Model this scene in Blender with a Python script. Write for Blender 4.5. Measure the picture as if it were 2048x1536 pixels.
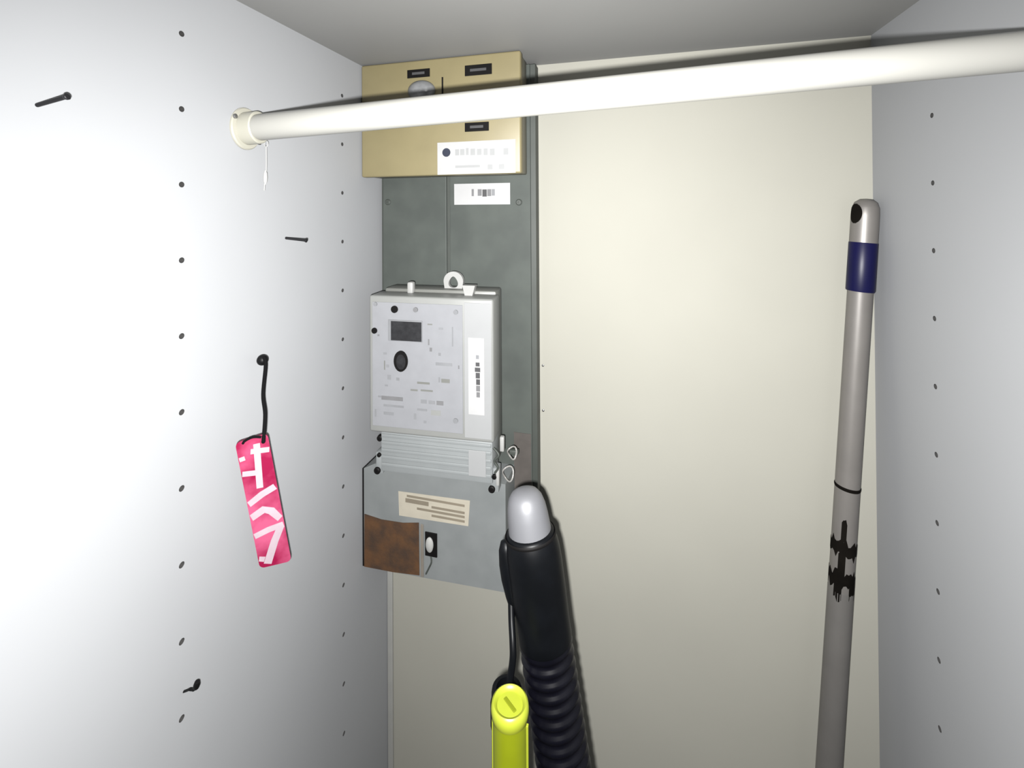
import bpy, bmesh, math, random
from mathutils import Vector, Matrix

random.seed(4)
scene = bpy.context.scene
for o in list(bpy.data.objects):
    bpy.data.objects.remove(o)

# ------------------------------------------------------------------ camera
# wardrobe frame in metres: X to the right along the back, Y into the depth
# (back panel at Y = 0), Z up; camera stands just inside the open front.
W, H, FL, FR = 0.6027, 0.1696, -1.35, -0.60     # width, top board, floor, front edge
CAM = Vector((0.34603, -0.58786, -0.02065))
right = Vector((0.96585, 0.25904, -0.0058))
fwd = Vector((-0.25899, 0.96585, 0.00776))
up = Vector((0.00761, -0.00599, 0.99995))
cam_d = bpy.data.cameras.new('camera')
cam_d.sensor_width = 36
cam_d.lens = 36 * 904.6 / 2048
cam_d.shift_y = -(768 - 410.3) / 2048
cam_d.clip_start = 0.005
cam_d.clip_end = 50
cam = bpy.data.objects.new('camera', cam_d)
scene.collection.objects.link(cam)
M = Matrix((right, up, -fwd)).transposed().to_4x4()
M.translation = CAM
cam.matrix_world = M
scene.camera = cam

# ------------------------------------------------------------------ light
world = bpy.data.worlds.new('world')
scene.world = world
world.use_nodes = True
bg = world.node_tree.nodes['Background']
bg.inputs[0].default_value = (0.95, 0.97, 1.0, 1)
bg.inputs[1].default_value = 0.008                 # dim room behind the photographer

fl_d = bpy.data.lights.new('phone_flash', 'SPOT')  # the phone's flash beside the lens
fl_d.energy = 46.5
fl_d.color = (1.0, 0.995, 0.985)
fl_d.shadow_soft_size = 0.005
fl_d.spot_size = math.radians(178)
fl_d.spot_blend = 1.0
fl = bpy.data.objects.new('phone_flash', fl_d)
scene.collection.objects.link(fl)
fl.location = (0.335, -0.588, -0.036)
fl.rotation_euler = (fwd + Vector((0.03, 0, -0.42))).to_track_quat('-Z', 'Y').to_euler()

vs = scene.view_settings
vs.view_transform = 'Standard'
vs.look = 'None'
vs.gamma = 1
vs.exposure = 0.0
vs.use_curve_mapping = False

# ------------------------------------------------------------------ materials
MATS = {}
ALB = 0.33        # overall reflectance level of the painted surfaces


def srgb(r, g, b):
    f = lambda c: c / 12.92 if c <= 0.04045 else ((c + 0.055) / 1.055) ** 2.4
    return tuple(f(v / 255) for v in (r, g, b))


def mat(name, col, rough=0.5, metal=0.0, var=0.06, scale=40, bump=0.0, bscale=300,
        spec=0.5, dark=None, trans=0.0):
    """Principled material whose colour is broken up by object-space noise."""
    col = tuple(c * ALB for c in col)
    dark = tuple(c * ALB for c in dark) if dark else None
    m = bpy.data.materials.new(name)
    m.use_nodes = True
    nt = m.node_tree
    b = nt.nodes['Principled BSDF']
    b.inputs['Roughness'].default_value = rough
    b.inputs['Metallic'].default_value = metal
    b.inputs['Specular IOR Level'].default_value = spec
    b.inputs['Transmission Weight'].default_value = trans
    tc = nt.nodes.new('ShaderNodeTexCoord')
    nz = nt.nodes.new('ShaderNodeTexNoise')
    nz.inputs['Scale'].default_value = scale
    nz.inputs['Detail'].default_value = 5
    nt.links.new(tc.outputs['Object'], nz.inputs['Vector'])
    rp = nt.nodes.new('ShaderNodeValToRGB')
    c2 = dark if dark else tuple(c * (1 - var) for c in col)
    c1 = col if dark else tuple(min(1, c * (1 + var * 0.5)) for c in col)
    rp.color_ramp.elements[0].position = 0.35
    rp.color_ramp.elements[1].position = 0.65
    rp.color_ramp.elements[0].color = (*c2, 1)
    rp.color_ramp.elements[1].color = (*c1, 1)
    nt.links.new(nz.outputs['Fac'], rp.inputs['Fac'])
    nt.links.new(rp.outputs['Color'], b.inputs['Base Color'])
    if bump:
        nb = nt.nodes.new('ShaderNodeTexNoise')
        nb.inputs['Scale'].default_value = bscale
        nt.links.new(tc.outputs['Object'], nb.inputs['Vector'])
        bp = nt.nodes.new('ShaderNodeBump')
        bp.inputs['Strength'].default_value = bump
        bp.inputs['Distance'].default_value = 0.001
        nt.links.new(nb.outputs['Fac'], bp.inputs['Height'])
        nt.links.new(bp.outputs['Normal'], b.inputs['Normal'])
    MATS[name] = m
    return m


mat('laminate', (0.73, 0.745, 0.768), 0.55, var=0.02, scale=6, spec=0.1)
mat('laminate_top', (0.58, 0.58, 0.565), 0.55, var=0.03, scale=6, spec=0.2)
mat('back_board', (0.775, 0.76, 0.665), 0.6, var=0.03, scale=5, bump=0.05, bscale=120, spec=0.05)
mat('batten', (0.72, 0.72, 0.68), 0.55, var=0.04)
mat('floor_board', (0.45, 0.40, 0.33), 0.6, var=0.1, scale=12)
mat('hole_dark', (0.07, 0.068, 0.065), 0.9, var=0.2)
mat('rail_white', (0.80, 0.79, 0.73), 0.4, var=0.02, scale=20)
mat('bracket_cream', (0.78, 0.76, 0.64), 0.4, var=0.04)
mat('steel', (0.48, 0.48, 0.47), 0.4, 0.8, var=0.1)
mat('nail_dark', (0.05, 0.05, 0.055), 0.45, 0.6, var=0.2)
mat('black_metal', (0.008, 0.008, 0.009), 0.5, var=0.2, spec=0.15)
mat('black_cord', (0.006, 0.006, 0.007), 0.9, spec=0.1, var=0.2, bump=0.4, bscale=900)
mat('string_white', (0.8, 0.8, 0.78), 0.8, var=0.05)
mat('tag_pink', (1.0, 0.17, 0.36), 0.45, dark=(0.52, 0.008, 0.09), scale=34)
mat('tag_white', (0.98, 0.78, 0.87), 0.5, var=0.1, scale=60)
mat('tag_edge', (0.16, 0.02, 0.05), 0.6, var=0.2)
mat('plate_grey', (0.168, 0.189, 0.172), 0.55, dark=(0.137, 0.154, 0.142), scale=26, spec=0.15)
mat('plate_base', (0.10, 0.115, 0.10), 0.6, var=0.1)
mat('fuse_beige', (0.47, 0.40, 0.21), 0.45, var=0.06, scale=22)
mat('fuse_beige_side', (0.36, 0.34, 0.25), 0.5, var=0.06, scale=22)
mat('black_plastic', (0.010, 0.009, 0.009), 0.6, var=0.2, spec=0.12)
mat('print_grey', (0.30, 0.30, 0.31), 0.7, var=0.1)
mat('print_dark', (0.10, 0.10, 0.105), 0.7, var=0.1)
mat('print_pale', (0.62, 0.63, 0.63), 0.7, var=0.04)
mat('print_mid', (0.40, 0.41, 0.43), 0.7, var=0.1)
mat('sticker_white', (0.86, 0.86, 0.86), 0.5, var=0.03)
mat('logo_blue', (0.03, 0.04, 0.08), 0.5, var=0.2)
mat('dome_grey', (0.45, 0.46, 0.47), 0.3, var=0.2, scale=90)
mat('meter_grey', (0.50, 0.51, 0.49), 0.42, var=0.03)
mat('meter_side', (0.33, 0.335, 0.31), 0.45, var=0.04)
mat('meter_face', (0.52, 0.53, 0.56), 0.4, var=0.04, scale=60)
mat('meter_light', (0.62, 0.63, 0.635), 0.4, var=0.02)
mat('screen', (0.045, 0.046, 0.05), 0.25, dark=(0.025, 0.025, 0.028), scale=160)
mat('terminal_grey', (0.48, 0.51, 0.515), 0.42, var=0.03)
mat('hanger_white', (0.72, 0.72, 0.70), 0.4, var=0.04)
mat('seal_clear', (0.62, 0.60, 0.57), 0.25, var=0.2, scale=200)
mat('cover_grey', (0.42, 0.445, 0.445), 0.5, dark=(0.36, 0.385, 0.385), scale=24, spec=0.35)
mat('brown_patch', (0.165, 0.145, 0.13), 0.6, var=0.15, scale=60)
mat('rust_wood', (0.185, 0.078, 0.022), 0.7, dark=(0.085, 0.042, 0.02), scale=55, bump=0.3, bscale=200)
mat('paper_cream', (0.86, 0.79, 0.64), 0.7, var=0.06, scale=60)
mat('paper_line', (0.40, 0.34, 0.25), 0.8, var=0.1)
mat('strip_beige', (0.38, 0.335, 0.28), 0.6, var=0.1)
mat('button_white', (0.78, 0.78, 0.75), 0.35, var=0.03)
mat('tip_grey', (0.36, 0.365, 0.39), 0.5, 0.25, var=0.04)
mat('rubber_black', (0.005, 0.006, 0.008), 0.42, var=0.25, scale=50, spec=0.14)
mat('hose_black', (0.006, 0.006, 0.011), 0.3, var=0.2, scale=50, spec=0.25)
mat('lime', (0.33, 0.39, 0.007), 0.4, var=0.06)
mat('lime_rim', (0.66, 0.75, 0.055), 0.4, var=0.04)
mat('alu', (0.42, 0.395, 0.37), 0.42, 0.35, var=0.06, scale=30)
mat('alu_low', (0.32, 0.305, 0.288), 0.45, 0.3, var=0.06, scale=30)
mat('blue_sleeve', (0.006, 0.006, 0.075), 0.4, var=0.1, spec=0.2)
mat('scuff_black', (0.012, 0.010, 0.008), 0.9, var=0.3, spec=0.04)

# ------------------------------------------------------------------ helpers
COL = scene.collection


def obj(name, bm, m, parent=None, smooth=None):
    me = bpy.data.meshes.new(name)
    bmesh.ops.recalc_face_normals(bm, faces=bm.faces)
    bm.to_mesh(me)
    bm.free()
    ms = m if isinstance(m, (list, tuple)) else [m]
    for k in ms:
        me.materials.append(MATS[k])
    if smooth:
        for p in me.polygons:
            p.use_smooth = True
        me.set_sharp_from_angle(angle=smooth)
    o = bpy.data.objects.new(name, me)
    COL.objects.link(o)
    if parent:
        o.parent = parent
    return o


def tag(o, label, cat, group=None):
    o['label'] = label
    o['category'] = cat
    if group:
        o['group'] = group
    return o


def thing(name, label, cat, loc=(0, 0, 0), rz=0.0, group=None):
    o = bpy.data.objects.new(name, None)
    o.empty_display_size = 0.02
    COL.objects.link(o)
    o.location = loc
    o.rotation_euler = (0, 0, rz)
    return tag(o, label, cat, group)


def box(bm, x0, x1, y0, y1, z0, z1, bev=0.0, seg=2):
    ps = [(x, y, z) for x in (x0, x1) for y in (y0, y1) for z in (z0, z1)]
    v = [bm.verts.new(p) for p in ps]
    fs = [bm.faces.new([v[i] for i in q]) for q in
          ((0, 1, 3, 2), (4, 6, 7, 5), (0, 4, 5, 1), (2, 3, 7, 6), (0, 2, 6, 4), (1, 5, 7, 3))]
    if bev:
        es = list({e for f in fs for e in f.edges})
        bmesh.ops.bevel(bm, geom=es, offset=bev, segments=seg, affect='EDGES', profile=0.5)
    return bm


def bx(*a, **k):
    return box(bmesh.new(), *a, **k)


def frame(axis):
    a = Vector(axis).normalized()
    h = Vector((0, 0, 1)) if abs(a.z) < 0.9 else Vector((0, -1, 0))
    u = h.cross(a).normalized()
    return a, u, a.cross(u)


def lathe(bm, prof, o, axis, n=32, cap=True, sx=1.0, sy=1.0):
    """prof: list of (radius, distance along axis)."""
    a, u, v = frame(axis)
    o = Vector(o)
    rings = []
    for r, t in prof:
        c = o + a * t
        if r < 1e-6:
            rings.append([bm.verts.new(c)])
        else:
            rings.append([bm.verts.new(c + (u * math.cos(2 * math.pi * i / n) * sx
                                            + v * math.sin(2 * math.pi * i / n) * sy) * r) for i in range(n)])
    for A, B in zip(rings, rings[1:]):
        for i in range(n):
            j = (i + 1) % n
            if len(A) == 1 and len(B) == 1:
                continue
            if len(A) == 1:
                bm.faces.new((A[0], B[i], B[j]))
            elif len(B) == 1:
                bm.faces.new((A[i], B[0], A[j]))
            else:
                bm.faces.new((A[i], B[i], B[j], A[j]))
    if cap:
        for R in (rings[0], rings[-1]):
            if len(R) > 1:
                bm.faces.new(R)
    return bm


def tube(bm, pts, r, n=10):
    pts = [Vector(p) for p in pts]
    rad = r if isinstance(r, (list, tuple)) else [r] * len(pts)
    rings = []
    prev = None
    for i, p in enumerate(pts):
        d = (pts[min(i + 1, len(pts) - 1)] - pts[max(i - 1, 0)]).normalized()
        if prev is None:
            _, u, v = frame(d)
        else:
            u = (prev - d * prev.dot(d)).normalized()
            v = d.cross(u)
        prev = u
        rings.append([bm.verts.new(p + (u * math.cos(2 * math.pi * k / n) + v * math.sin(2 * math.pi * k / n)) * rad[i])
                      for k in range(n)])
    for A, B in zip(rings, rings[1:]):
        for k in range(n):
            bm.faces.new((A[k], A[(k + 1) % n], B[(k + 1) % n], B[k]))
    bm.faces.new(rings[0])
    bm.faces.new(rings[-1])
    return bm


def spline(pts, n=8):
    P = [Vector(p) for p in pts]
    out = []
    for i in range(len(P) - 1):
        p0, p1, p2, p3 = P[max(i - 1, 0)], P[i], P[i + 1], P[min(i + 2, len(P) - 1)]
        for k in range(n):
            t = k / n
            out.append(0.5 * ((2 * p1) + (p2 - p0) * t + (2 * p0 - 5 * p1 + 4 * p2 - p3) * t * t
                              + (3 * p1 - p0 - 3 * p2 + p3) * t ** 3))
    out.append(P[-1])
    return out


def prism(bm, poly, y0, y1):
    """polygon in X/Z extruded from y0 to y1."""
    A = [bm.verts.new((x, y0, z)) for x, z in poly]
    B = [bm.verts.new((x, y1, z)) for x, z in poly]
    n = len(A)
    bm.faces.new(A)
    bm.faces.new(list(reversed(B)))
    for i in range(n):
        bm.faces.new((A[i], B[i], B[(i + 1) % n], A[(i + 1) % n]))
    return bm


def disc(bm, x, z, y, r, th, rz=None, n=24):
    """flat round (or oval) boss on a front-facing surface at depth y, proud by th."""
    rz = rz or r
    return prism(bm, [(x + r * math.cos(2 * math.pi * i / n), z + rz * math.sin(2 * math.pi * i / n)) for i in range(n)],
                 y - th, y)


def structure(o):
    o['kind'] = 'structure'
    return o


# ------------------------------------------------------------------ shell
HZ = [-k * 0.06 for k in range(-2, 12)]      # rows of shelf-pin holes
CB, CF, HR = -0.1039, -0.3092, 0.0023        # hole columns, hole radius
TH = 0.018


def side_panel(name, x, sgn):
    """laminate panel with real pin holes; sgn = direction of the room."""
    bm = bmesh.new()
    h = 0.006
    us = [FR, CF - h, CF + h, CB - h, CB + h, 0.0]
    vs_ = [FL] + sorted([z + s for z in HZ for s in (-h, h)]) + [H]
    cache = {}

    def V(u, v, xx=x):
        k = (round(u, 5), round(v, 5), round(xx, 5))
        if k not in cache:
            cache[k] = bm.verts.new((xx, u, v))
        return cache[k]
    for i in range(5):
        for j in range(len(vs_) - 1):
            u0, u1, v0, v1 = us[i], us[i + 1], vs_[j], vs_[j + 1]
            if i in (1, 3) and j % 2 == 1:
                cu, cv = (u0 + u1) / 2, (v0 + v1) / 2
                cs = [V(u1, v1), V(u0, v1), V(u0, v0), V(u1, v0)]
                ring = [V(cu + HR * math.cos(math.pi * k / 8), cv + HR * math.sin(math.pi * k / 8)) for k in range(16)]
                for q in range(4):
                    for k in range(4):
                        bm.faces.new((cs[q], ring[q * 4 + k], ring[(q * 4 + k + 1) % 16]))
                    bm.faces.new((cs[q - 1], cs[q], ring[q * 4]))
            else:
                bm.faces.new((V(u0, v0), V(u1, v0), V(u1, v1), V(u0, v1)))
    xb = x - sgn * TH
    for a, b in (((FR, FL), (FR, H)), ((FR, H), (0, H)), ((0, H), (0, FL)), ((0, FL), (FR, FL))):
        bm.faces.new([bm.verts.new(p) for p in ((x, *a), (x, *b), (xb, *b), (xb, *a))])
    bm.faces.new([bm.verts.new(p) for p in ((xb, FR, FL), (xb, 0, FL), (xb, 0, H), (xb, FR, H))])
    o = structure(obj(name, bm, 'laminate'))
    first = None
    for c in (CB, CF):
        for z in HZ:
            if first is None:
                b2 = bmesh.new()
                prof = [(HR, 0.0002), (HR, 0.009), (0, 0.009)]
                lathe(b2, prof, (0, 0, 0), (-sgn, 0, 0), 16, cap=False)
                p = first = obj('pin_hole', b2, 'hole_dark', o)
            else:
                p = first.copy()
                COL.objects.link(p)
                p.parent = o
            p.location = (x, c, z)
    return o


wl = side_panel('wall_left', 0.0, 1)
wl['label'] = 'white laminate wardrobe side with two columns of pin holes, left of the meter'
wr = side_panel('wall_right', W, -1)
wr['label'] = 'grey-white laminate wardrobe side beside the leaning pole'
wb = structure(obj('wall_back', bx(-TH, W + TH, 0.0, 0.008, FL, H), 'back_board'))
wb['label'] = 'cream painted back panel of the wardrobe'
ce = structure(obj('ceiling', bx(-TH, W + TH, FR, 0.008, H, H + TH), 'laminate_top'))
ce['label'] = 'grey-white top board of the wardrobe'
fo = structure(obj('floor', bx(-TH, W + TH, FR, 0.008, FL - TH, FL), 'floor_board'))
fo['label'] = 'bottom board of the wardrobe'
tr = structure(obj('trim_1', bx(0.0005, 0.0085, -0.004, 0.0, FL, -0.492, bev=0.001), 'batten'))
tr['label'] = 'thin pale strip covering the back left corner of the wardrobe'
for z in (-0.2275, -0.2866):
    b = bmesh.new()
    lathe(b, [(0.0016, 0), (0.0016, 0.0008), (0.0006, 0.0014), (0, 0.0014)], (0.2295, 0, z), (0, -1, 0), 12)
    obj('nail_head', b, 'steel', wb, 0.6)

# ------------------------------------------------------------------ clothes rail
RY = -0.2485
ra, rb_ = Vector((0.0, RY, 0.0545)), Vector((W, RY, 0.0725))
rail = thing('clothes_rail', 'off-white round clothes rail running across the wardrobe below the top board', 'clothes rail', ra)
ax = (rb_ - ra)
L = ax.length
b = bmesh.new()
lathe(b, [(0.0116, 0.004), (0.012, 0.005), (0.012, L - 0.005), (0.0116, L - 0.004)], (0, 0, 0), ax, 40)
obj('rod', b, 'rail_white', rail, 0.7)
for base, d in (((0, 0, 0), ax), (ax, -ax)):
    b = bmesh.new()
    lathe(b, [(0.0195, 0.0), (0.0195, 0.0015), (0.0185, 0.0028), (0.0152, 0.003), (0.0148, 0.016),
              (0.0138, 0.017), (0.0122, 0.017)], base, d, 36, sx=0.86, sy=1.0)
    br = obj('bracket', b, 'bracket_cream', rail, 0.5)
    sg = 1 if d is ax else -1
    for dy, dz in ((-0.0135, 0.009), (0.0135, -0.011)):
        b = bmesh.new()
        lathe(b, [(0.0022, 0.0026), (0.0022, 0.0036), (0.0012, 0.0042), (0, 0.0042)],
              (base[0], dy, base[2] + dz), (sg, 0, 0), 14)
        obj('screw', b, 'steel', br, 0.6)

# ------------------------------------------------------------------ white string from the bracket
b = bmesh.new()
tube(b, spline([(0.0085, -0.2325, 0.040), (0.008, -0.232, 0.0176), (0.0075, -0.2332, 0.0056), (0.0072, -0.2336, -0.002)], 8), 0.0006, 8)
st = thing('string', 'short thin white string hanging from the end bracket of the clothes rail', 'string', (0.0, 0.0, 0.0))
obj('strand', b, 'string_white', st, 1.0)
b = bmesh.new()
lathe(b, [(0.0004, -0.007), (0.0017, -0.004), (0.0019, 0.0), (0.0016, 0.004), (0.0004, 0.007)],
      (0.0078, -0.2328, 0.0105), (0, 0.03, 1), 12)
obj('knot', b, 'string_white', st, 1.0)
b = bmesh.new()
tube(b, [(0.0085 + 0.0022 * math.cos(t), -0.2325, 0.0425 + 0.0028 * math.sin(t)) for t in
         [i * math.pi / 6 for i in range(13)]], 0.0005, 6)
obj('loop', b, 'string_white', st, 1.0)

# ------------------------------------------------------------------ pink tag on its cord
hk = thing('screw_knob', 'small round black knob screwed into the left side above the pink tag', 'knob', (0.0, -0.2285, -0.165))
b = bmesh.new()
lathe(b, [(0.0014, 0.0), (0.0014, 0.009)], (0, 0, 0), (0.012, -0.0124, 0.005), 12)
obj('shank', b, 'black_metal', hk, 0.6)
b = bmesh.new()
lathe(b, [(0, 0.010), (0.003, 0.0105), (0.0046, 0.013), (0.0050, 0.0155), (0.0042, 0.0185), (0.002, 0.0203), (0, 0.0206)],
      (0, 0, 0), (0.012, -0.0124, 0.005), 20)
obj('head', b, 'black_metal', hk, 1.0)

TL, TR = Vector((0.010, -0.269, -0.2226)), Vector((0.030, -0.2541, -0.2186))
BR, BL = Vector((0.030, -0.2252, -0.3531)), Vector((0.010, -0.2422, -0.3512))
nrm = (TR - TL).cross(BL - TL).normalized()
if nrm.dot(CAM - TL) < 0:
    nrm = -nrm
kt = thing('luggage_tag', 'pink and white patterned tag hanging by a black cord on the left side', 'tag', (0, 0, 0))


def TP(u, v, off=0.0):
    p = TL * (1 - u) * (1 - v) + TR * u * (1 - v) + BR * u * v + BL * (1 - u) * v
    return p + nrm * off


def tag_outline():
    out = []
    for (cu, cv, a0) in ((0.16, 0.035, 180), (0.84, 0.035, 270), (0.84, 0.965, 0), (0.16, 0.965, 90)):
        for k in range(6):
            a = math.radians(a0 + k * 18)
            out.append((cu + 0.16 * math.cos(a), cv + 0.035 * math.sin(a)))
    return out


b = bmesh.new()
ol = tag_outline()
A = [b.verts.new(TP(u, v, 0.0011)) for u, v in ol]
B = [b.verts.new(TP(u, v, -0.0011)) for u, v in ol]
b.faces.new(A)
b.faces.new(list(reversed(B)))
for i in range(len(A)):
    f = b.faces.new((A[i], B[i], B[(i + 1) % len(A)], A[(i + 1) % len(A)]))
    f.material_index = 1
obj('body', b, ['tag_pink', 'tag_edge'], kt)


def stroke(pts, w, off=0.0013):
    """flat printed stroke on the tag, pts in tag (u, v)."""
    wl_, ht = (TR - TL).length, (BL - TL).length
    P = [Vector((u * wl_, v * ht)) for u, v in pts]
    Ls, Rs = [], []
    for i, p in enumerate(P):
        d = (P[min(i + 1, len(P) - 1)] - P[max(i - 1, 0)]).normalized()
        nn = Vector((-d.y, d.x)) * w / 2
        Ls.append(p + nn)
        Rs.append(p - nn)
    poly = Ls + Rs[::-1]
    poly = [(min(max(q.x / wl_, 0.015), 0.985), min(max(q.y / ht, 0.01), 0.99)) for q in poly]
    bm = bmesh.new()
    A = [bm.verts.new(TP(u, v, off)) for u, v in poly]
    B = [bm.verts.new(TP(u, v, 0.0008)) for u, v in poly]
    n = len(P)
    for k in range(n - 1):
        for S in (A, B):
            bm.faces.new((S[k], S[k + 1], S[2 * n - 2 - k], S[2 * n - 1 - k]))
    m = len(A)
    for i in range(m):
        bm.faces.new((A[i], B[i], B[(i + 1) % m], A[(i + 1) % m]))
    obj('printed_mark', bm, 'tag_white', kt)


stroke([(0.40, 0.094), (0.97, 0.117)], 0.0048)
stroke([(0.62, 0.05), (0.47, 0.376)], 0.0052, 0.00125)
stroke([(0.03, 0.24), (0.463, 0.258)], 0.0050, 0.0012)
stroke([(0.03, 0.478), (0.494, 0.427), (0.93, 0.395)], 0.0060)
stroke([(0.02, 0.585), (0.45, 0.545), (0.68, 0.57), (0.93, 0.645)], 0.0070)
stroke([(0.02, 0.735), (0.475, 0.709), (0.97, 0.695)], 0.0056)
stroke([(0.90, 0.70), (0.60, 0.809), (0.26, 0.975)], 0.0062, 0.00125)
stroke([(0.03, 0.131), (0.20, 0.128)], 0.0040)
stroke([(0.02, 0.921), (0.20, 0.934)], 0.0052)
b = bmesh.new()
top = TP(0.86, 0.03, 0.0022)
c0 = Vector((0.0135, -0.2405, -0.1605))
tube(b, spline([c0 + Vector((0, 0, 0.003)), c0 + Vector((0.0035, -0.002, -0.004)), (0.018, -0.2465, -0.189),
                (0.0235, -0.250, -0.205), top, TP(0.84, 0.045, 0.001)], 6), 0.0017, 10)
obj('cord', b, 'black_cord', kt, 1.2)
b = bmesh.new()
tube(b, spline([TP(0.80, 0.012, 0.0016), TP(0.55, -0.006, 0.0016), TP(0.30, 0.004, 0.0014), TP(0.22, 0.02, 0.001)], 5), 0.0011, 8)
obj('loop', b, 'black_cord', kt, 1.2)

# ------------------------------------------------------------------ nails and hook


def nail(base, tip, label, r=0.0013):
    base, tip = Vector(base), Vector(tip)
    d = tip - base
    l = d.length
    t = thing('nail', label, 'nail', base)
    bm = bmesh.new()
    lathe(bm, [(r, -0.003), (r, l - 0.001)], (0, 0, 0), d, 12)
    obj('shank', bm, 'nail_dark', t, 0.6)
    bm = bmesh.new()
    lathe(bm, [(r, l - 0.0022), (r * 1.45, l - 0.001), (r * 1.5, l), (r * 1.2, l + 0.0003), (0, l + 0.0003)], (0, 0, 0), d, 14)
    obj('head', bm, 'nail_dark', t, 0.6)


nail((0, -0.3992, 0.0434), (0.020, -0.396, 0.0479), 'dark nail sticking out high on the left side, near its front edge', 0.0013)
nail((0, -0.1977, -0.0496), (0.0205, -0.1920, -0.0523), 'dark nail sticking out of the left side near the grey meter board', 0.0014)
ho = thing('wall_hook', 'small bent black hook low on the left side, below the pink tag', 'hook', (0, -0.3073, -0.4025))
b = bmesh.new()
tube(b, spline([(-0.003, 0, 0), (0.003, -0.0004, 0.0035), (0.007, -0.001, 0.0062), (0.011, -0.0012, 0.0075),
                (0.0135, -0.0012, 0.0105), (0.0145, -0.0012, 0.0145)], 6), [0.0009] * 12 + [0.0011] * 6 + [0.0014] * 13, 10)
obj('wire', b, 'black_metal', ho, 1.0)
b = bmesh.new()
lathe(b, [(0, -0.003), (0.0018, -0.0026), (0.0024, 0), (0.0018, 0.0026), (0, 0.003)], (0.0142, -0.0012, 0.0118), (0.2, 0, 1), 14)
obj('tip', b, 'black_metal', ho, 1.0)

# ------------------------------------------------------------------ grey mounting board
mb = thing('mounting_board', 'grey-green metal mounting board fixed to the back panel behind the meter', 'board', (0, 0, -0.49))
mb_z = 0.49


def fpart(name, x0, x1, z0, z1, y, th, m, parent, dz=0.0, bev=0.0, smooth=None):
    """front-facing slab whose back lies at depth y and which is th proud."""
    return obj(name, bx(x0, x1, y - th, y, z0 + dz, z1 + dz, bev=bev), m, parent, smooth)


fpart('base', 0.003, 0.2255, -0.49, 0.166, -0.0005, 0.0185, 'plate_base', mb, mb_z, 0.001)
fpart('cover_sheet', 0.0075, 0.1030, -0.488, 0.165, -0.019, 0.004, 'plate_grey', mb, mb_z, 0.001)
fpart('cover_sheet', 0.1078, 0.2190, -0.488, 0.165, -0.019, 0.004, 'plate_grey', mb, mb_z, 0.001)
for x, z in ((0.0155, -0.0105), (0.2040, -0.0125)):
    b = bmesh.new()
    lathe(b, [(0.0042, 0), (0.0042, 0.001), (0.0030, 0.0022), (0.0012, 0.0022), (0.0010, 0.0012), (0, 0.0012)],
          (x, -0.023, z + mb_z), (0, -1, 0), 18)
    obj('screw', b, 'plate_base', mb, 0.6)
bt_ = fpart('brown_patch', 0.1955, 0.2180, -0.3900, -0.3080, -0.023, 0.0006, 'brown_patch', mb, mb_z)  # thin slab that tints the board brownish next to the seals
bt_['label'] = 'brownish patch beside the terminal cover'
sl = fpart('label_sticker', 0.1147, 0.1922, -0.0150, 0.0128, -0.023, 0.0004, 'sticker_white', mb, mb_z)
sl['label'] = 'white sticker with a dark printed number'
for x0, x1, z0, z1, m in ((0.1395, 0.1425, -0.0038, 0.0055, 'print_grey'), (0.1480, 0.1535, -0.0035, 0.0052, 'print_grey'),
                          (0.1545, 0.1605, -0.0046, 0.0048, 'print_dark'), (0.1613, 0.1665, -0.0040, 0.0050, 'print_grey'),
                          (0.1672, 0.1715, -0.0035, 0.0050, 'print_mid')):
    fpart('printed_mark', x0, x1, z0, z1, -0.0234, 0.0002, m, sl, mb_z)

# ------------------------------------------------------------------ beige fuse box
FY = -0.066
fb = thing('fuse_box', 'beige plastic fuse box with a white company sticker, above the meter', 'fuse box', (0, 0, 0.0215))
fz = -0.0215
obj('body', bx(0.0045, 0.2150, -0.056, -0.023, 0.0225 + fz, 0.1675 + fz, bev=0.002), 'fuse_beige_side', fb, 0.6)
obj('cover', bx(0.0015, 0.2175, FY, -0.054, 0.0215 + fz, 0.1685 + fz, bev=0.0025, seg=3), 'fuse_beige', fb, 0.6)
for x0, x1, z0, z1 in ((0.0691, 0.1003, 0.1460, 0.1565), (0.1472, 0.1820, 0.1425, 0.1555), (0.1468, 0.1778, 0.0740, 0.0850)):
    n_ = fpart('window', x0, x1, z0, z1, FY, 0.0012, 'black_plastic', fb, fz, 0.0004)
    fpart('printed_mark', x0 + 0.007, x1 - 0.007, (z0 + z1) / 2 - 0.0016, (z0 + z1) / 2 + 0.0016, FY - 0.0012, 0.0002,
          'print_dark', n_, fz)
b = bmesh.new()
lathe(b, [(0.0185, 0), (0.0185, 0.002), (0.0165, 0.006), (0.0105, 0.010), (0.004, 0.0115), (0, 0.0115)],
      (0.0890, FY, 0.1285 + fz), (0, -1, 0), 32, sx=1.0, sy=0.72)
obj('seal_dome', b, 'dome_grey', fb, 0.6)
fpart('seam', 0.1163, 0.1182, 0.0980, 0.1440, FY, 0.0006, 'black_plastic', fb, fz)
fpart('seam', 0.0040, 0.2150, 0.0962, 0.0980, FY, 0.0006, 'black_plastic', fb, fz)
stk = fpart('company_sticker', 0.1101, 0.2110, 0.0222, 0.0622, FY, 0.0005, 'sticker_white', fb, fz)
stk['label'] = 'white sticker with a dark blue dot and faint print'
b = bmesh.new()
disc(b, 0.1222, 0.0496 + fz, FY - 0.0005, 0.0054, 0.0003)
obj('logo_dot', b, 'logo_blue', stk)
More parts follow.
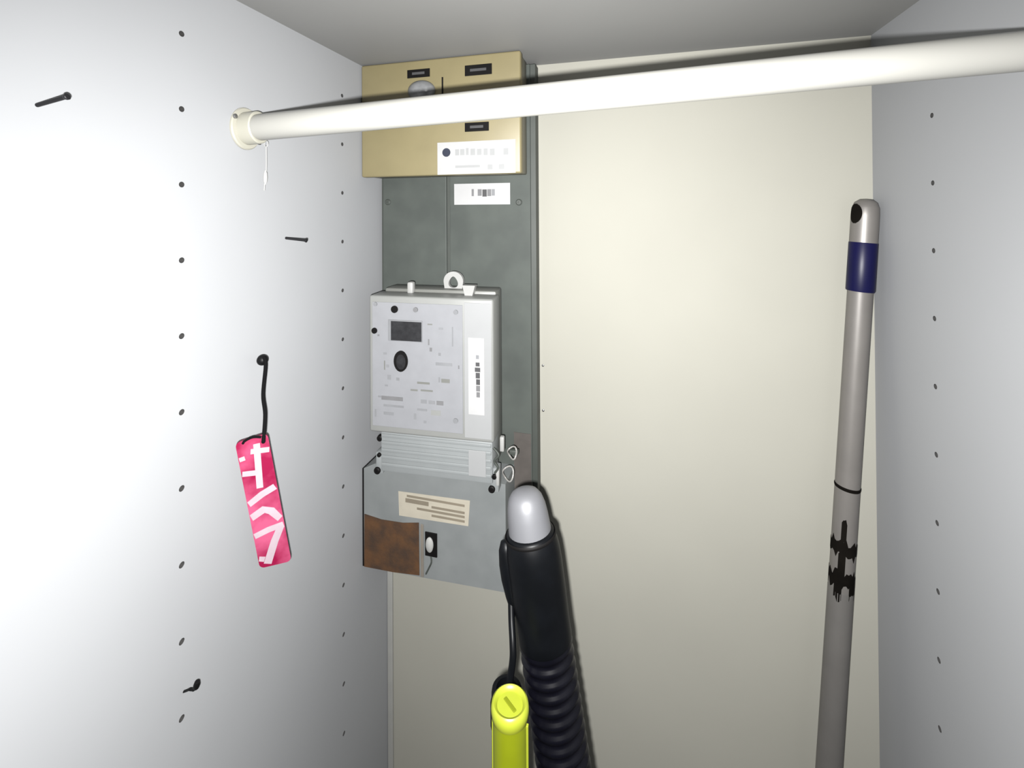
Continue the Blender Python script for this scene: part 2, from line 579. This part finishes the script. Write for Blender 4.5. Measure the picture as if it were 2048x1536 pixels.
for x0, x1, z0, z1 in ((0.134, 0.139, 0.0455, 0.0530), (0.1405, 0.146, 0.0455, 0.0530), (0.148, 0.1515, 0.0455, 0.0540),
                       (0.154, 0.160, 0.0450, 0.0530), (0.1625, 0.168, 0.0450, 0.0525), (0.171, 0.176, 0.0445, 0.0525),
                       (0.179, 0.185, 0.0440, 0.0520), (0.196, 0.202, 0.0440, 0.0520),
                       (0.134, 0.166, 0.0300, 0.0330), (0.176, 0.182, 0.0270, 0.0330), (0.190, 0.197, 0.0270, 0.0330)):
    fpart('printed_mark', x0, x1, z0, z1, FY - 0.0005, 0.0002, 'print_pale', stk, fz)

# ------------------------------------------------------------------ electricity meter
a = math.atan2(0.010, 0.16)
MZ = 0.343
em = thing('electricity_meter', 'light grey electricity meter with a dark display on the grey mounting board', 'electricity meter',
           (0.0285, -0.095, -MZ), a)
obj('base', bx(0.008, 0.1560, 0.030, 0.0620, -0.335 + MZ, -0.122 + MZ, bev=0.003), 'meter_side', em, 0.6)
obj('body', bx(0.0020, 0.1595, 0.0, 0.034, -0.2935 + MZ, -0.1262 + MZ, bev=0.003, seg=3), 'meter_grey', em, 0.6)
fp = fpart('face_plate', 0.0070, 0.1225, -0.2850, -0.1340, 0.0003, 0.0012, 'meter_face', em, MZ, 0.0004)
fpart('side_strip', 0.1245, 0.1572, -0.2890, -0.1310, 0.0003, 0.0010, 'meter_light', em, MZ, 0.0004)
yF = -0.0009
ds = fpart('display', 0.0285, 0.0725, -0.1800, -0.1545, yF, 0.0012, 'print_mid', em, MZ, 0.0004)
fpart('screen', 0.0325, 0.0718, -0.1792, -0.1560, yF - 0.0012, 0.0004, 'screen', ds, MZ)
b = bmesh.new()
disc(b, 0.0450, -0.2040 + MZ, yF, 0.0088, 0.0022, 0.0125, 32)
po = obj('optical_port', b, 'black_plastic', em)
b = bmesh.new()
disc(b, 0.0458, -0.2045 + MZ, yF - 0.0022, 0.0060, 0.0004, 0.0090, 28)
obj('port_lens', b, 'screen', po)
for x, z, r, m in ((0.0368, -0.1419, 0.0044, 'black_plastic'), (0.0640, -0.1414, 0.0030, 'print_grey'),
                   (0.0102, -0.1690, 0.0036, 'black_plastic'), (0.1137, -0.2700, 0.0030, 'print_mid'),
                   (0.1144, -0.1424, 0.0028, 'print_mid'), (0.0115, -0.1365, 0.0024, 'print_mid')):
    b = bmesh.new()
    disc(b, x, z + MZ, yF, r, 0.0014, None, 20)
    obj('indicator', b, m, em)
PR = [  # printed lines on the face plate: x0, x1, z0, z1, tone
    (0.0190, 0.0470, -0.2525, -0.2478, 'print_grey'), (0.0145, 0.0185, -0.2500, -0.2480, 'print_mid'),
    (0.0218, 0.0480, -0.2605, -0.2580, 'print_mid'), (0.0218, 0.0349, -0.2705, -0.2670, 'print_mid'),
    (0.0700, 0.0775, -0.2530, -0.2485, 'print_mid'), (0.0800, 0.0880, -0.2530, -0.2490, 'print_mid'),
    (0.0900, 0.0985, -0.2535, -0.2485, 'print_grey'), (0.0654, 0.0780, -0.2620, -0.2595, 'print_mid'),
    (0.0610, 0.0640, -0.2730, -0.2660, 'print_mid'), (0.0735, 0.0770, -0.2765, -0.2735, 'print_mid'),
    (0.0830, 0.0950, -0.2660, -0.2600, 'meter_grey'), (0.0890, 0.1097, -0.2065, -0.2030, 'print_mid'),
    (0.0925, 0.0945, -0.2265, -0.2205, 'print_mid'), (0.0960, 0.1065, -0.2265, -0.2220, 'meter_side'),
    (0.0655, 0.0814, -0.2300, -0.2275, 'meter_side'), (0.0571, 0.0660, -0.2390, -0.2370, 'meter_side'),
    (0.0700, 0.0852, -0.2385, -0.2365, 'meter_side'), (0.1095, 0.1110, -0.1830, -0.1600, 'print_mid'),
    (0.1170, 0.1185, -0.2090, -0.2050, 'print_grey'), (0.0795, 0.0812, -0.1830, -0.1760, 'print_grey'),
    (0.0815, 0.0845, -0.1905, -0.1860, 'print_grey'), (0.0925, 0.0955, -0.1950, -0.1915, 'print_mid'),
    (0.0215, 0.0260, -0.1975, -0.1950, 'print_mid'), (0.0225, 0.0240, -0.2160, -0.2050, 'meter_side'),
    (0.0255, 0.0290, -0.2130, -0.2095, 'print_mid'), (0.0270, 0.0315, -0.2275, -0.2220, 'print_mid'),
    (0.0385, 0.0425, -0.2280, -0.2245, 'print_mid'), (0.0235, 0.0275, -0.2360, -0.2340, 'print_mid'),
    (0.0100, 0.0120, -0.2740, -0.2650, 'print_mid'), (0.0140, 0.0165, -0.1755, -0.1735, 'print_grey'),
    (0.0790, 0.0850, -0.1590, -0.1575, 'meter_side'), (0.0930, 0.0985, -0.1640, -0.1615, 'print_mid'),
]
for x0, x1, z0, z1, m in PR:
    fpart('printed_mark', x0, x1, z0 + MZ, z1 + MZ, yF, 0.0002, m, fp)
bl = fpart('barcode_label', 0.1296, 0.1488, -0.2610, -0.1715, -0.0007, 0.0004, 'sticker_white', em, MZ)
bl['label'] = 'white sticker with a dark number printed upright'
for z0, z1, x0, x1, m in ((-0.1960, -0.1915, 0.1388, 0.1424, 'print_mid'), (-0.2045, -0.2000, 0.1385, 0.1432, 'print_dark'),
                          (-0.2110, -0.2060, 0.1375, 0.1440, 'print_dark'), (-0.2185, -0.2120, 0.1385, 0.1435, 'print_dark'),
                          (-0.2260, -0.2195, 0.1390, 0.1436, 'print_dark'), (-0.2335, -0.2270, 0.1390, 0.1436, 'print_grey'),
                          (-0.2405, -0.2345, 0.1393, 0.1434, 'print_grey')):
    fpart('printed_mark', x0, x1, z0, z1, -0.0011, 0.0002, m, bl, MZ)
# terminal cover with ridges
tcv = obj('terminal_cover', bx(0.0165, 0.1575, 0.0015, 0.034, -0.3415 + MZ, -0.2925 + MZ, bev=0.002), 'terminal_grey', em, 0.6)
for z in (-0.2990, -0.3075, -0.3165, -0.3250, -0.3340):
    obj('ridge', bx(0.0180, 0.1560, 0.0000, 0.0020, z + MZ, z + 0.0042 + MZ, bev=0.0008), 'terminal_grey', tcv, 0.6)
fpart('lock_tab', 0.1290, 0.1500, -0.3330, -0.3030, 0.0005, 0.0012, 'meter_light', em, MZ, 0.0004)
# ears and screws at both ends of the terminal cover
for x, z, r in ((0.0145, -0.3020, 0.0036), (0.0135, -0.3225, 0.0026), (0.0110, -0.3420, 0.0042),
                (0.1590, -0.3330, 0.0030), (0.1560, -0.3480, 0.0040)):
    b = bmesh.new()
    lathe(b, [(r, 0), (r, 0.002), (r * 0.7, 0.003), (r * 0.3, 0.003), (r * 0.25, 0.002), (0, 0.002)], (x, 0.004, z + MZ), (0, -1, 0), 16)
    obj('screw', b, 'black_plastic', em, 0.6)
for x0, x1, z0, z1 in ((0.0085, 0.0180, -0.3460, -0.3200), (0.1545, 0.1640, -0.3520, -0.3240)):
    obj('ear', bx(x0, x1, 0.004, 0.018, z0 + MZ, z1 + MZ, bev=0.0015), 'terminal_grey', em, 0.6)
obj('seal_tab', bx(0.1655, 0.1705, 0.004, 0.010, -0.3040 + MZ, -0.2870 + MZ, bev=0.0012), 'hanger_white', em, 0.6)
obj('seal_tab', bx(0.1610, 0.1650, 0.002, 0.008, -0.3430 + MZ, -0.3250 + MZ, bev=0.0012), 'hanger_white', em, 0.6)
b = bmesh.new()
tube(b, spline([(0.1585, 0.002, -0.2990 + MZ), (0.1655, -0.001, -0.3050 + MZ), (0.1600, 0.0, -0.3130 + MZ),
                (0.1640, 0.001, -0.3210 + MZ), (0.1600, 0.002, -0.3280 + MZ)], 6), 0.0013, 8)
obj('seal_wire', b, 'plate_base', em, 1.0)
for cx, cz, r in ((0.1735, -0.3330, 0.0085), (0.1785, -0.3080, 0.0070)):
    b = bmesh.new()
    tube(b, [(cx + r * 0.75 * math.cos(t), 0.012 + 0.003 * math.sin(2 * t), cz + MZ + r * math.sin(t)) for t in
             [i * math.pi / 10 for i in range(21)]], 0.0010, 8)
    obj('seal_wire', b, 'seal_clear', em, 1.0)
obj('seal_plug', bx(0.1740, 0.1850, 0.016, 0.022, -0.3130 + MZ, -0.3075 + MZ, bev=0.001), 'plate_base', em, 0.6)
# hanger ring and tabs on top
b = bmesh.new()
RX, RZ = 0.0975, -0.1130 + MZ
n = 28
out_, in_ = [], []
for i in range(n):
    t = 2 * math.pi * i / n
    out_.append((RX + 0.0130 * math.cos(t), RZ + 0.0125 * math.sin(t) + (-0.004 if math.sin(t) < -0.3 else 0)))
    in_.append((RX + 0.0060 * math.cos(t) * (1.0 - 0.35 * math.sin(t)), RZ - 0.001 + 0.0072 * math.sin(t)))
rows = []
for yy in (0.040, 0.046):
    rows.append(([b.verts.new((x, yy, z)) for x, z in out_], [b.verts.new((x, yy, z)) for x, z in in_]))
(O0, I0), (O1, I1) = rows
for i in range(n):
    j = (i + 1) % n
    b.faces.new((O0[i], O0[j], I0[j], I0[i]))
    b.faces.new((O1[i], I1[i], I1[j], O1[j]))
    b.faces.new((O0[i], O1[i], O1[j], O0[j]))
    b.faces.new((I0[i], I0[j], I1[j], I1[i]))
obj('hanger_ring', b, 'hanger_white', em, 0.6)
obj('top_clip', bx(0.0420, 0.0500, 0.022, 0.032, -0.1280 + MZ, -0.1125 + MZ, bev=0.0025), 'hanger_white', em, 0.6)
b = bmesh.new()
prism(b, [(0.1200, -0.1285 + MZ), (0.1285, -0.1285 + MZ), (0.1325, -0.1140 + MZ), (0.1165, -0.1140 + MZ)], 0.018, 0.028)
obj('top_clip', b, 'hanger_white', em)

# ------------------------------------------------------------------ lower cable cover
cc = thing('cable_cover', 'grey metal cable cover with a paper label and brown patch below the meter', 'cable cover', (0, 0, -0.487))
cz = 0.487
b = bmesh.new()
prism(b, [(0.0040, -0.4860 + cz), (0.1960, -0.4785 + cz), (0.1960, -0.3500 + cz), (0.0200, -0.3500 + cz), (0.0040, -0.3580 + cz)], FY, -0.0235)
obj('body', b, 'cover_grey', cc)
b = bmesh.new()
prism(b, [(0.0010, -0.4860 + cz), (0.0040, -0.4860 + cz), (0.0040, -0.3570 + cz), (0.0010, -0.3590 + cz)], FY + 0.001, -0.024)
obj('gap_shade', b, 'black_plastic', cc)  # black strip standing in for the shadow gap along the left side
b = bmesh.new()
prism(b, [(0.0540, -0.3799 + cz), (0.1509, -0.3765 + cz), (0.1486, -0.4078 + cz), (0.0550, -0.4105 + cz)], FY - 0.0004, FY)
pl = obj('paper_label', b, 'paper_cream', cc)
pl['label'] = 'yellowed paper label with brown printed lines'
for x0, x1, z, t in ((0.066, 0.1440, -0.3838, 0.0014), (0.064, 0.0960, -0.3895, 0.0026), (0.1000, 0.1440, -0.3925, 0.0014),
                     (0.0800, 0.1440, -0.3975, 0.0014), (0.1000, 0.1440, -0.4030, 0.0014)):
    fpart('printed_line', x0, x1, z - t, z + t, FY - 0.0004, 0.0002, 'paper_line', pl, cz)
b = bmesh.new()
prism(b, [(0.0045, -0.4850 + cz), (0.0460, -0.4838 + cz), (0.0830, -0.4805 + cz), (0.0825, -0.4150 + cz), (0.0600, -0.4190 + cz),
          (0.0300, -0.4200 + cz), (0.0050, -0.4170 + cz)], FY - 0.0008, FY)
wp = obj('rust_patch', b, 'rust_wood', cc)
wp['label'] = 'rusty brown patch'
fpart('edge_strip', 0.0850, 0.0890, -0.4815, -0.4160, FY, 0.0012, 'strip_beige', cc, cz, 0.0004)
sw = fpart('switch', 0.0912, 0.1076, -0.4535, -0.4240, FY, 0.0016, 'black_plastic', cc, cz, 0.0006)
b = bmesh.new()
lathe(b, [(0.0060, 0), (0.0060, 0.0012), (0.0045, 0.0026), (0, 0.0030)], (0.0978, FY - 0.0016, -0.4385 + cz), (0, -1, 0), 24, sx=0.85, sy=1.55)
obj('button', b, 'button_white', sw, 0.8)
b = bmesh.new()
tube(b, spline([(0.0990, FY - 0.001, -0.4530 + cz), (0.1000, FY - 0.0015, -0.4600 + cz), (0.0965, FY - 0.001, -0.4680 + cz),
                (0.0920, FY - 0.0005, -0.4770 + cz)], 5), 0.0010, 8)
obj('wire', b, 'plate_base', cc, 1.0)

# ------------------------------------------------------------------ vacuum hose handle
P0 = Vector((0.2502, -0.195, -0.2695))
P1 = Vector((0.2867, -0.210, -0.4867))
axis = (P1 - P0)
ext = axis / axis.z * (FL - P0.z)           # carried on down to the floor
LT = ext.length
vh = thing('vacuum_hose', 'black vacuum cleaner hose handle with a rounded grey tip, in front of the meter board', 'vacuum hose',
           P0 + ext)
o_ = -ext
b = bmesh.new()
lathe(b, [(0.0, 0.0), (0.006, 0.0006), (0.0115, 0.0030), (0.0150, 0.0075), (0.0170, 0.0140), (0.0180, 0.0220), (0.0192, 0.0400)],
      o_, ext, 36)
obj('tip', b, 'tip_grey', vh, 1.0)
b = bmesh.new()
lathe(b, [(0.0188, 0.0345), (0.0205, 0.0350), (0.0215, 0.0370), (0.0232, 0.0440), (0.0240, 0.0500), (0.0243, 0.0600), (0.0240, 0.0800),
          (0.0233, 0.1000), (0.0230, 0.1130), (0.0232, 0.1200), (0.0225, 0.1220)], o_, ext, 40)
gr = obj('grip', b, 'rubber_black', vh, 0.9)
b = bmesh.new()
lathe(b, [(0.0222, 0.0362), (0.0228, 0.0372), (0.0228, 0.0385), (0.0220, 0.0395)], o_, ext, 40, cap=False)
obj('collar', b, 'black_plastic', gr, 0.9)
b = bmesh.new()
lathe(b, [(0, -0.026), (0.004, -0.0245), (0.0066, -0.018), (0.0080, -0.006), (0.0078, 0.006), (0.0060, 0.020), (0.0030, 0.034), (0, 0.037)],
      o_ + ext.normalized() * 0.064 + Vector((-0.0212, -0.008, -0.003)), ext, 20, sy=0.9)
obj('slide_switch', b, 'rubber_black', gr, 1.0)
b = bmesh.new()
prof = [(0.0215, 0.118)]
s = 0.124
while s < LT - 0.06:
    for k in range(6):
        prof.append((0.0219 + 0.0011 * math.cos(2 * math.pi * k / 6), s + 0.0095 * k / 6))
    s += 0.0095
prof += [(0.0215, LT - 0.06)]
lathe(b, prof, o_, ext, 36)
obj('hose', b, 'hose_black', vh, 1.2)
b = bmesh.new()
lathe(b, [(0.024, LT - 0.065), (0.026, LT - 0.06), (0.026, LT - 0.006), (0.024, LT - 0.0045)], o_, ext, 36)
obj('end_cuff', b, 'rubber_black', vh, 0.6)

# ------------------------------------------------------------------ lime handle, black tube, cable
lx, ly, lz = 0.2543, -0.260, -0.388
lh = thing('broom_handle', 'lime green upright broom handle with a round slotted end in front of the hose', 'handle', (lx, ly, FL))
Lh = lz - FL
b = bmesh.new()
lathe(b, [(0.0125, 0.0), (0.0128, 0.001), (0.0128, Lh - 0.016), (0.0120, Lh - 0.013), (0.0120, Lh - 0.010)], (0, 0, 0), (0, 0, 1), 36)
obj('shaft', b, 'lime', lh, 0.6)
b = bmesh.new()
lathe(b, [(0.0125, Lh - 0.011), (0.0138, Lh - 0.0095), (0.0142, Lh - 0.005), (0.0136, Lh - 0.001), (0.0122, Lh), (0.0105, Lh - 0.0008),
          (0.0096, Lh - 0.0030), (0.0, Lh - 0.0030)], (0, 0, 0), (0, 0, 1), 40)
cp = obj('end_cap', b, 'lime_rim', lh, 0.9)
b = bmesh.new()
box(b, -0.0014, 0.0014, -0.0062, 0.0062, Lh - 0.0030, Lh - 0.0022, bev=0.0004)
bmesh.ops.rotate(b, verts=b.verts, cent=(0, 0, 0), matrix=Matrix.Rotation(math.radians(54), 3, 'Z'))
obj('slot', b, 'lime', cp)
for sx_ in (-1, 1):
    obj('rib', bx(sx_ * 0.0132 - 0.0008, sx_ * 0.0132 + 0.0008, -0.0012, 0.0012, 0.002, Lh - 0.014, bev=0.0003), 'lime_rim', lh)
bt = thing('black_tube', 'black plastic tube standing right behind the lime handle', 'tube', (0.2440, -0.2325, FL))
Lb = -0.4090 - FL
b = bmesh.new()
lathe(b, [(0.0125, 0), (0.0125, Lb - 0.004), (0.0120, Lb - 0.001), (0.010, Lb), (0.0085, Lb), (0.0080, Lb - 0.004), (0, Lb - 0.004)],
      (0, 0, 0), (0, 0, 1), 28)
obj('shaft', b, 'rubber_black', bt, 0.7)
b = bmesh.new()
lathe(b, [(0.0127, Lb - 0.030), (0.0134, Lb - 0.028), (0.0134, Lb - 0.012), (0.0127, Lb - 0.010)], (0, 0, 0), (0, 0, 1), 28, cap=False)
obj('collar', b, 'black_plastic', bt, 0.7)
b = bmesh.new()
tube(b, spline([(0.2415, -0.2085, -0.3560), (0.2440, -0.2165, -0.3680), (0.2472, -0.2250, -0.3785),
                (0.2482, -0.2290, -0.3890), (0.2455, -0.2315, -0.4080), (0.2440, -0.2325, -0.4125)], 7), 0.0028, 10)
cb = obj('cable', b, 'rubber_black', None, 1.0)
tag(cb, 'thin black cable running from the hose grip into the black tube', 'cable')

# ------------------------------------------------------------------ telescopic pole in the right corner
Q0 = Vector((0.5892, -0.0165, -0.0125))
Q1 = Vector((0.5434, -0.0300, -0.6168))
qa = (Q1 - Q0)
qe = qa / qa.z * (FL + 0.003 - Q0.z)
QL = qe.length
tp = thing('telescopic_pole', 'grey aluminium pole with a dark blue band leaning in the right back corner', 'pole', Q0 + qe)
oq = -qe
b = bmesh.new()
lathe(b, [(0, 0), (0.006, 0.0008), (0.0102, 0.004), (0.0122, 0.010), (0.0126, 0.018), (0.0126, 0.048)], oq, qe, 32)
ti = obj('tip', b, 'alu', tp, 1.0)
qn, qu, qv = frame(qe)


def pole_patch(name, t0, t1, a0, a1, r, m, parent, jag=0.0, na=16, nt=4, oval=False):
    """curved patch wrapped on the pole; angles in degrees, 0 faces the room, positive to the right."""
    bm = bmesh.new()
    fw = Vector((-0.25, -1, 0.0))
    fw = (fw - qn * fw.dot(qn)).normalized()
    rt = qn.cross(fw)
    if rt.x < 0:
        rt = -rt
    rings = []
    for k in range(nt + 1):
        row = []
        for i in range(na + 1):
            sq = math.sqrt(max(0.04, 1 - (2 * k / nt - 1) ** 2)) if oval else 1.0
            an = math.radians((a0 + a1) / 2 + (a1 - a0) * (i / na - 0.5) * sq)
            t = t0 + (t1 - t0) * k / nt
            if k in (0, nt):
                t += random.uniform(-jag, jag)
            row.append((oq + qn * t, (fw * math.cos(an) + rt * math.sin(an))))
        rings.append(row)
    lo = [[bm.verts.new(c + d * (r - 0.0004)) for c, d in row] for row in rings]
    hi = [[bm.verts.new(c + d * (r + 0.0003)) for c, d in row] for row in rings]
    for k in range(nt):
        for i in range(na):
            bm.faces.new((hi[k][i], hi[k][i + 1], hi[k + 1][i + 1], hi[k + 1][i]))
            bm.faces.new((lo[k][i], lo[k + 1][i], lo[k + 1][i + 1], lo[k][i + 1]))
    for k in (0, nt):
        for i in range(na):
            bm.faces.new((hi[k][i], hi[k][i + 1], lo[k][i + 1], lo[k][i]))
    for i in (0, na):
        for k in range(nt):
            bm.faces.new((hi[k][i], hi[k + 1][i], lo[k + 1][i], lo[k][i]))
    return obj(name, bm, m, parent, 1.0)


pole_patch('hole', 0.006, 0.027, -85, -20, 0.0125, 'scuff_black', ti, 0.0, 10, 10, oval=True)
b = bmesh.new()
lathe(b, [(0.0126, 0.0470), (0.0130, 0.0478), (0.0130, 0.0985), (0.0126, 0.0995)], oq, qe, 32)
obj('blue_band', b, 'blue_sleeve', tp, 0.6)
b = bmesh.new()
lathe(b, [(0.0118, 0.098), (0.0114, 0.102), (0.0112, 0.3080)], oq, qe, 32)
obj('upper_shaft', b, 'alu', tp, 0.8)
b = bmesh.new()
lathe(b, [(0.0114, 0.3072), (0.0117, 0.3082), (0.0117, 0.3098), (0.0114, 0.3108)], oq, qe, 32, cap=False)
obj('joint_ring', b, 'scuff_black', tp, 0.8)
b = bmesh.new()
lathe(b, [(0.0112, 0.308), (0.0112, 0.418)], oq, qe, 32)
ms = obj('middle_shaft', b, 'alu', tp, 0.8)
pole_patch('scuff', 0.3640, 0.3790, -95, 100, 0.0112, 'scuff_black', ms, 0.0045, 18)
pole_patch('scuff', 0.3980, 0.4110, -95, 100, 0.0112, 'scuff_black', ms, 0.0055, 18)
pole_patch('scuff', 0.3420, 0.3660, -22, 2, 0.0112, 'scuff_black', ms, 0.003, 4)
pole_patch('scuff', 0.3760, 0.4000, -28, 4, 0.01125, 'scuff_black', ms, 0.003, 4)
pole_patch('scuff', 0.4060, 0.4240, -40, -5, 0.0113, 'scuff_black', ms, 0.004, 4)
pole_patch('scuff', 0.4080, 0.4200, 30, 75, 0.0113, 'scuff_black', ms, 0.004, 4)
b = bmesh.new()
lathe(b, [(0.0112, 0.416), (0.0116, 0.418), (0.0120, QL - 0.03), (0.0120, QL - 0.02)], oq, qe, 32)
obj('lower_shaft', b, 'alu_low', tp, 0.8)
b = bmesh.new()
lathe(b, [(0.0118, QL - 0.03), (0.0135, QL - 0.028), (0.0135, QL - 0.003), (0.0120, QL - 0.001)], oq, qe, 24)
obj('foot', b, 'rubber_black', tp, 0.6)
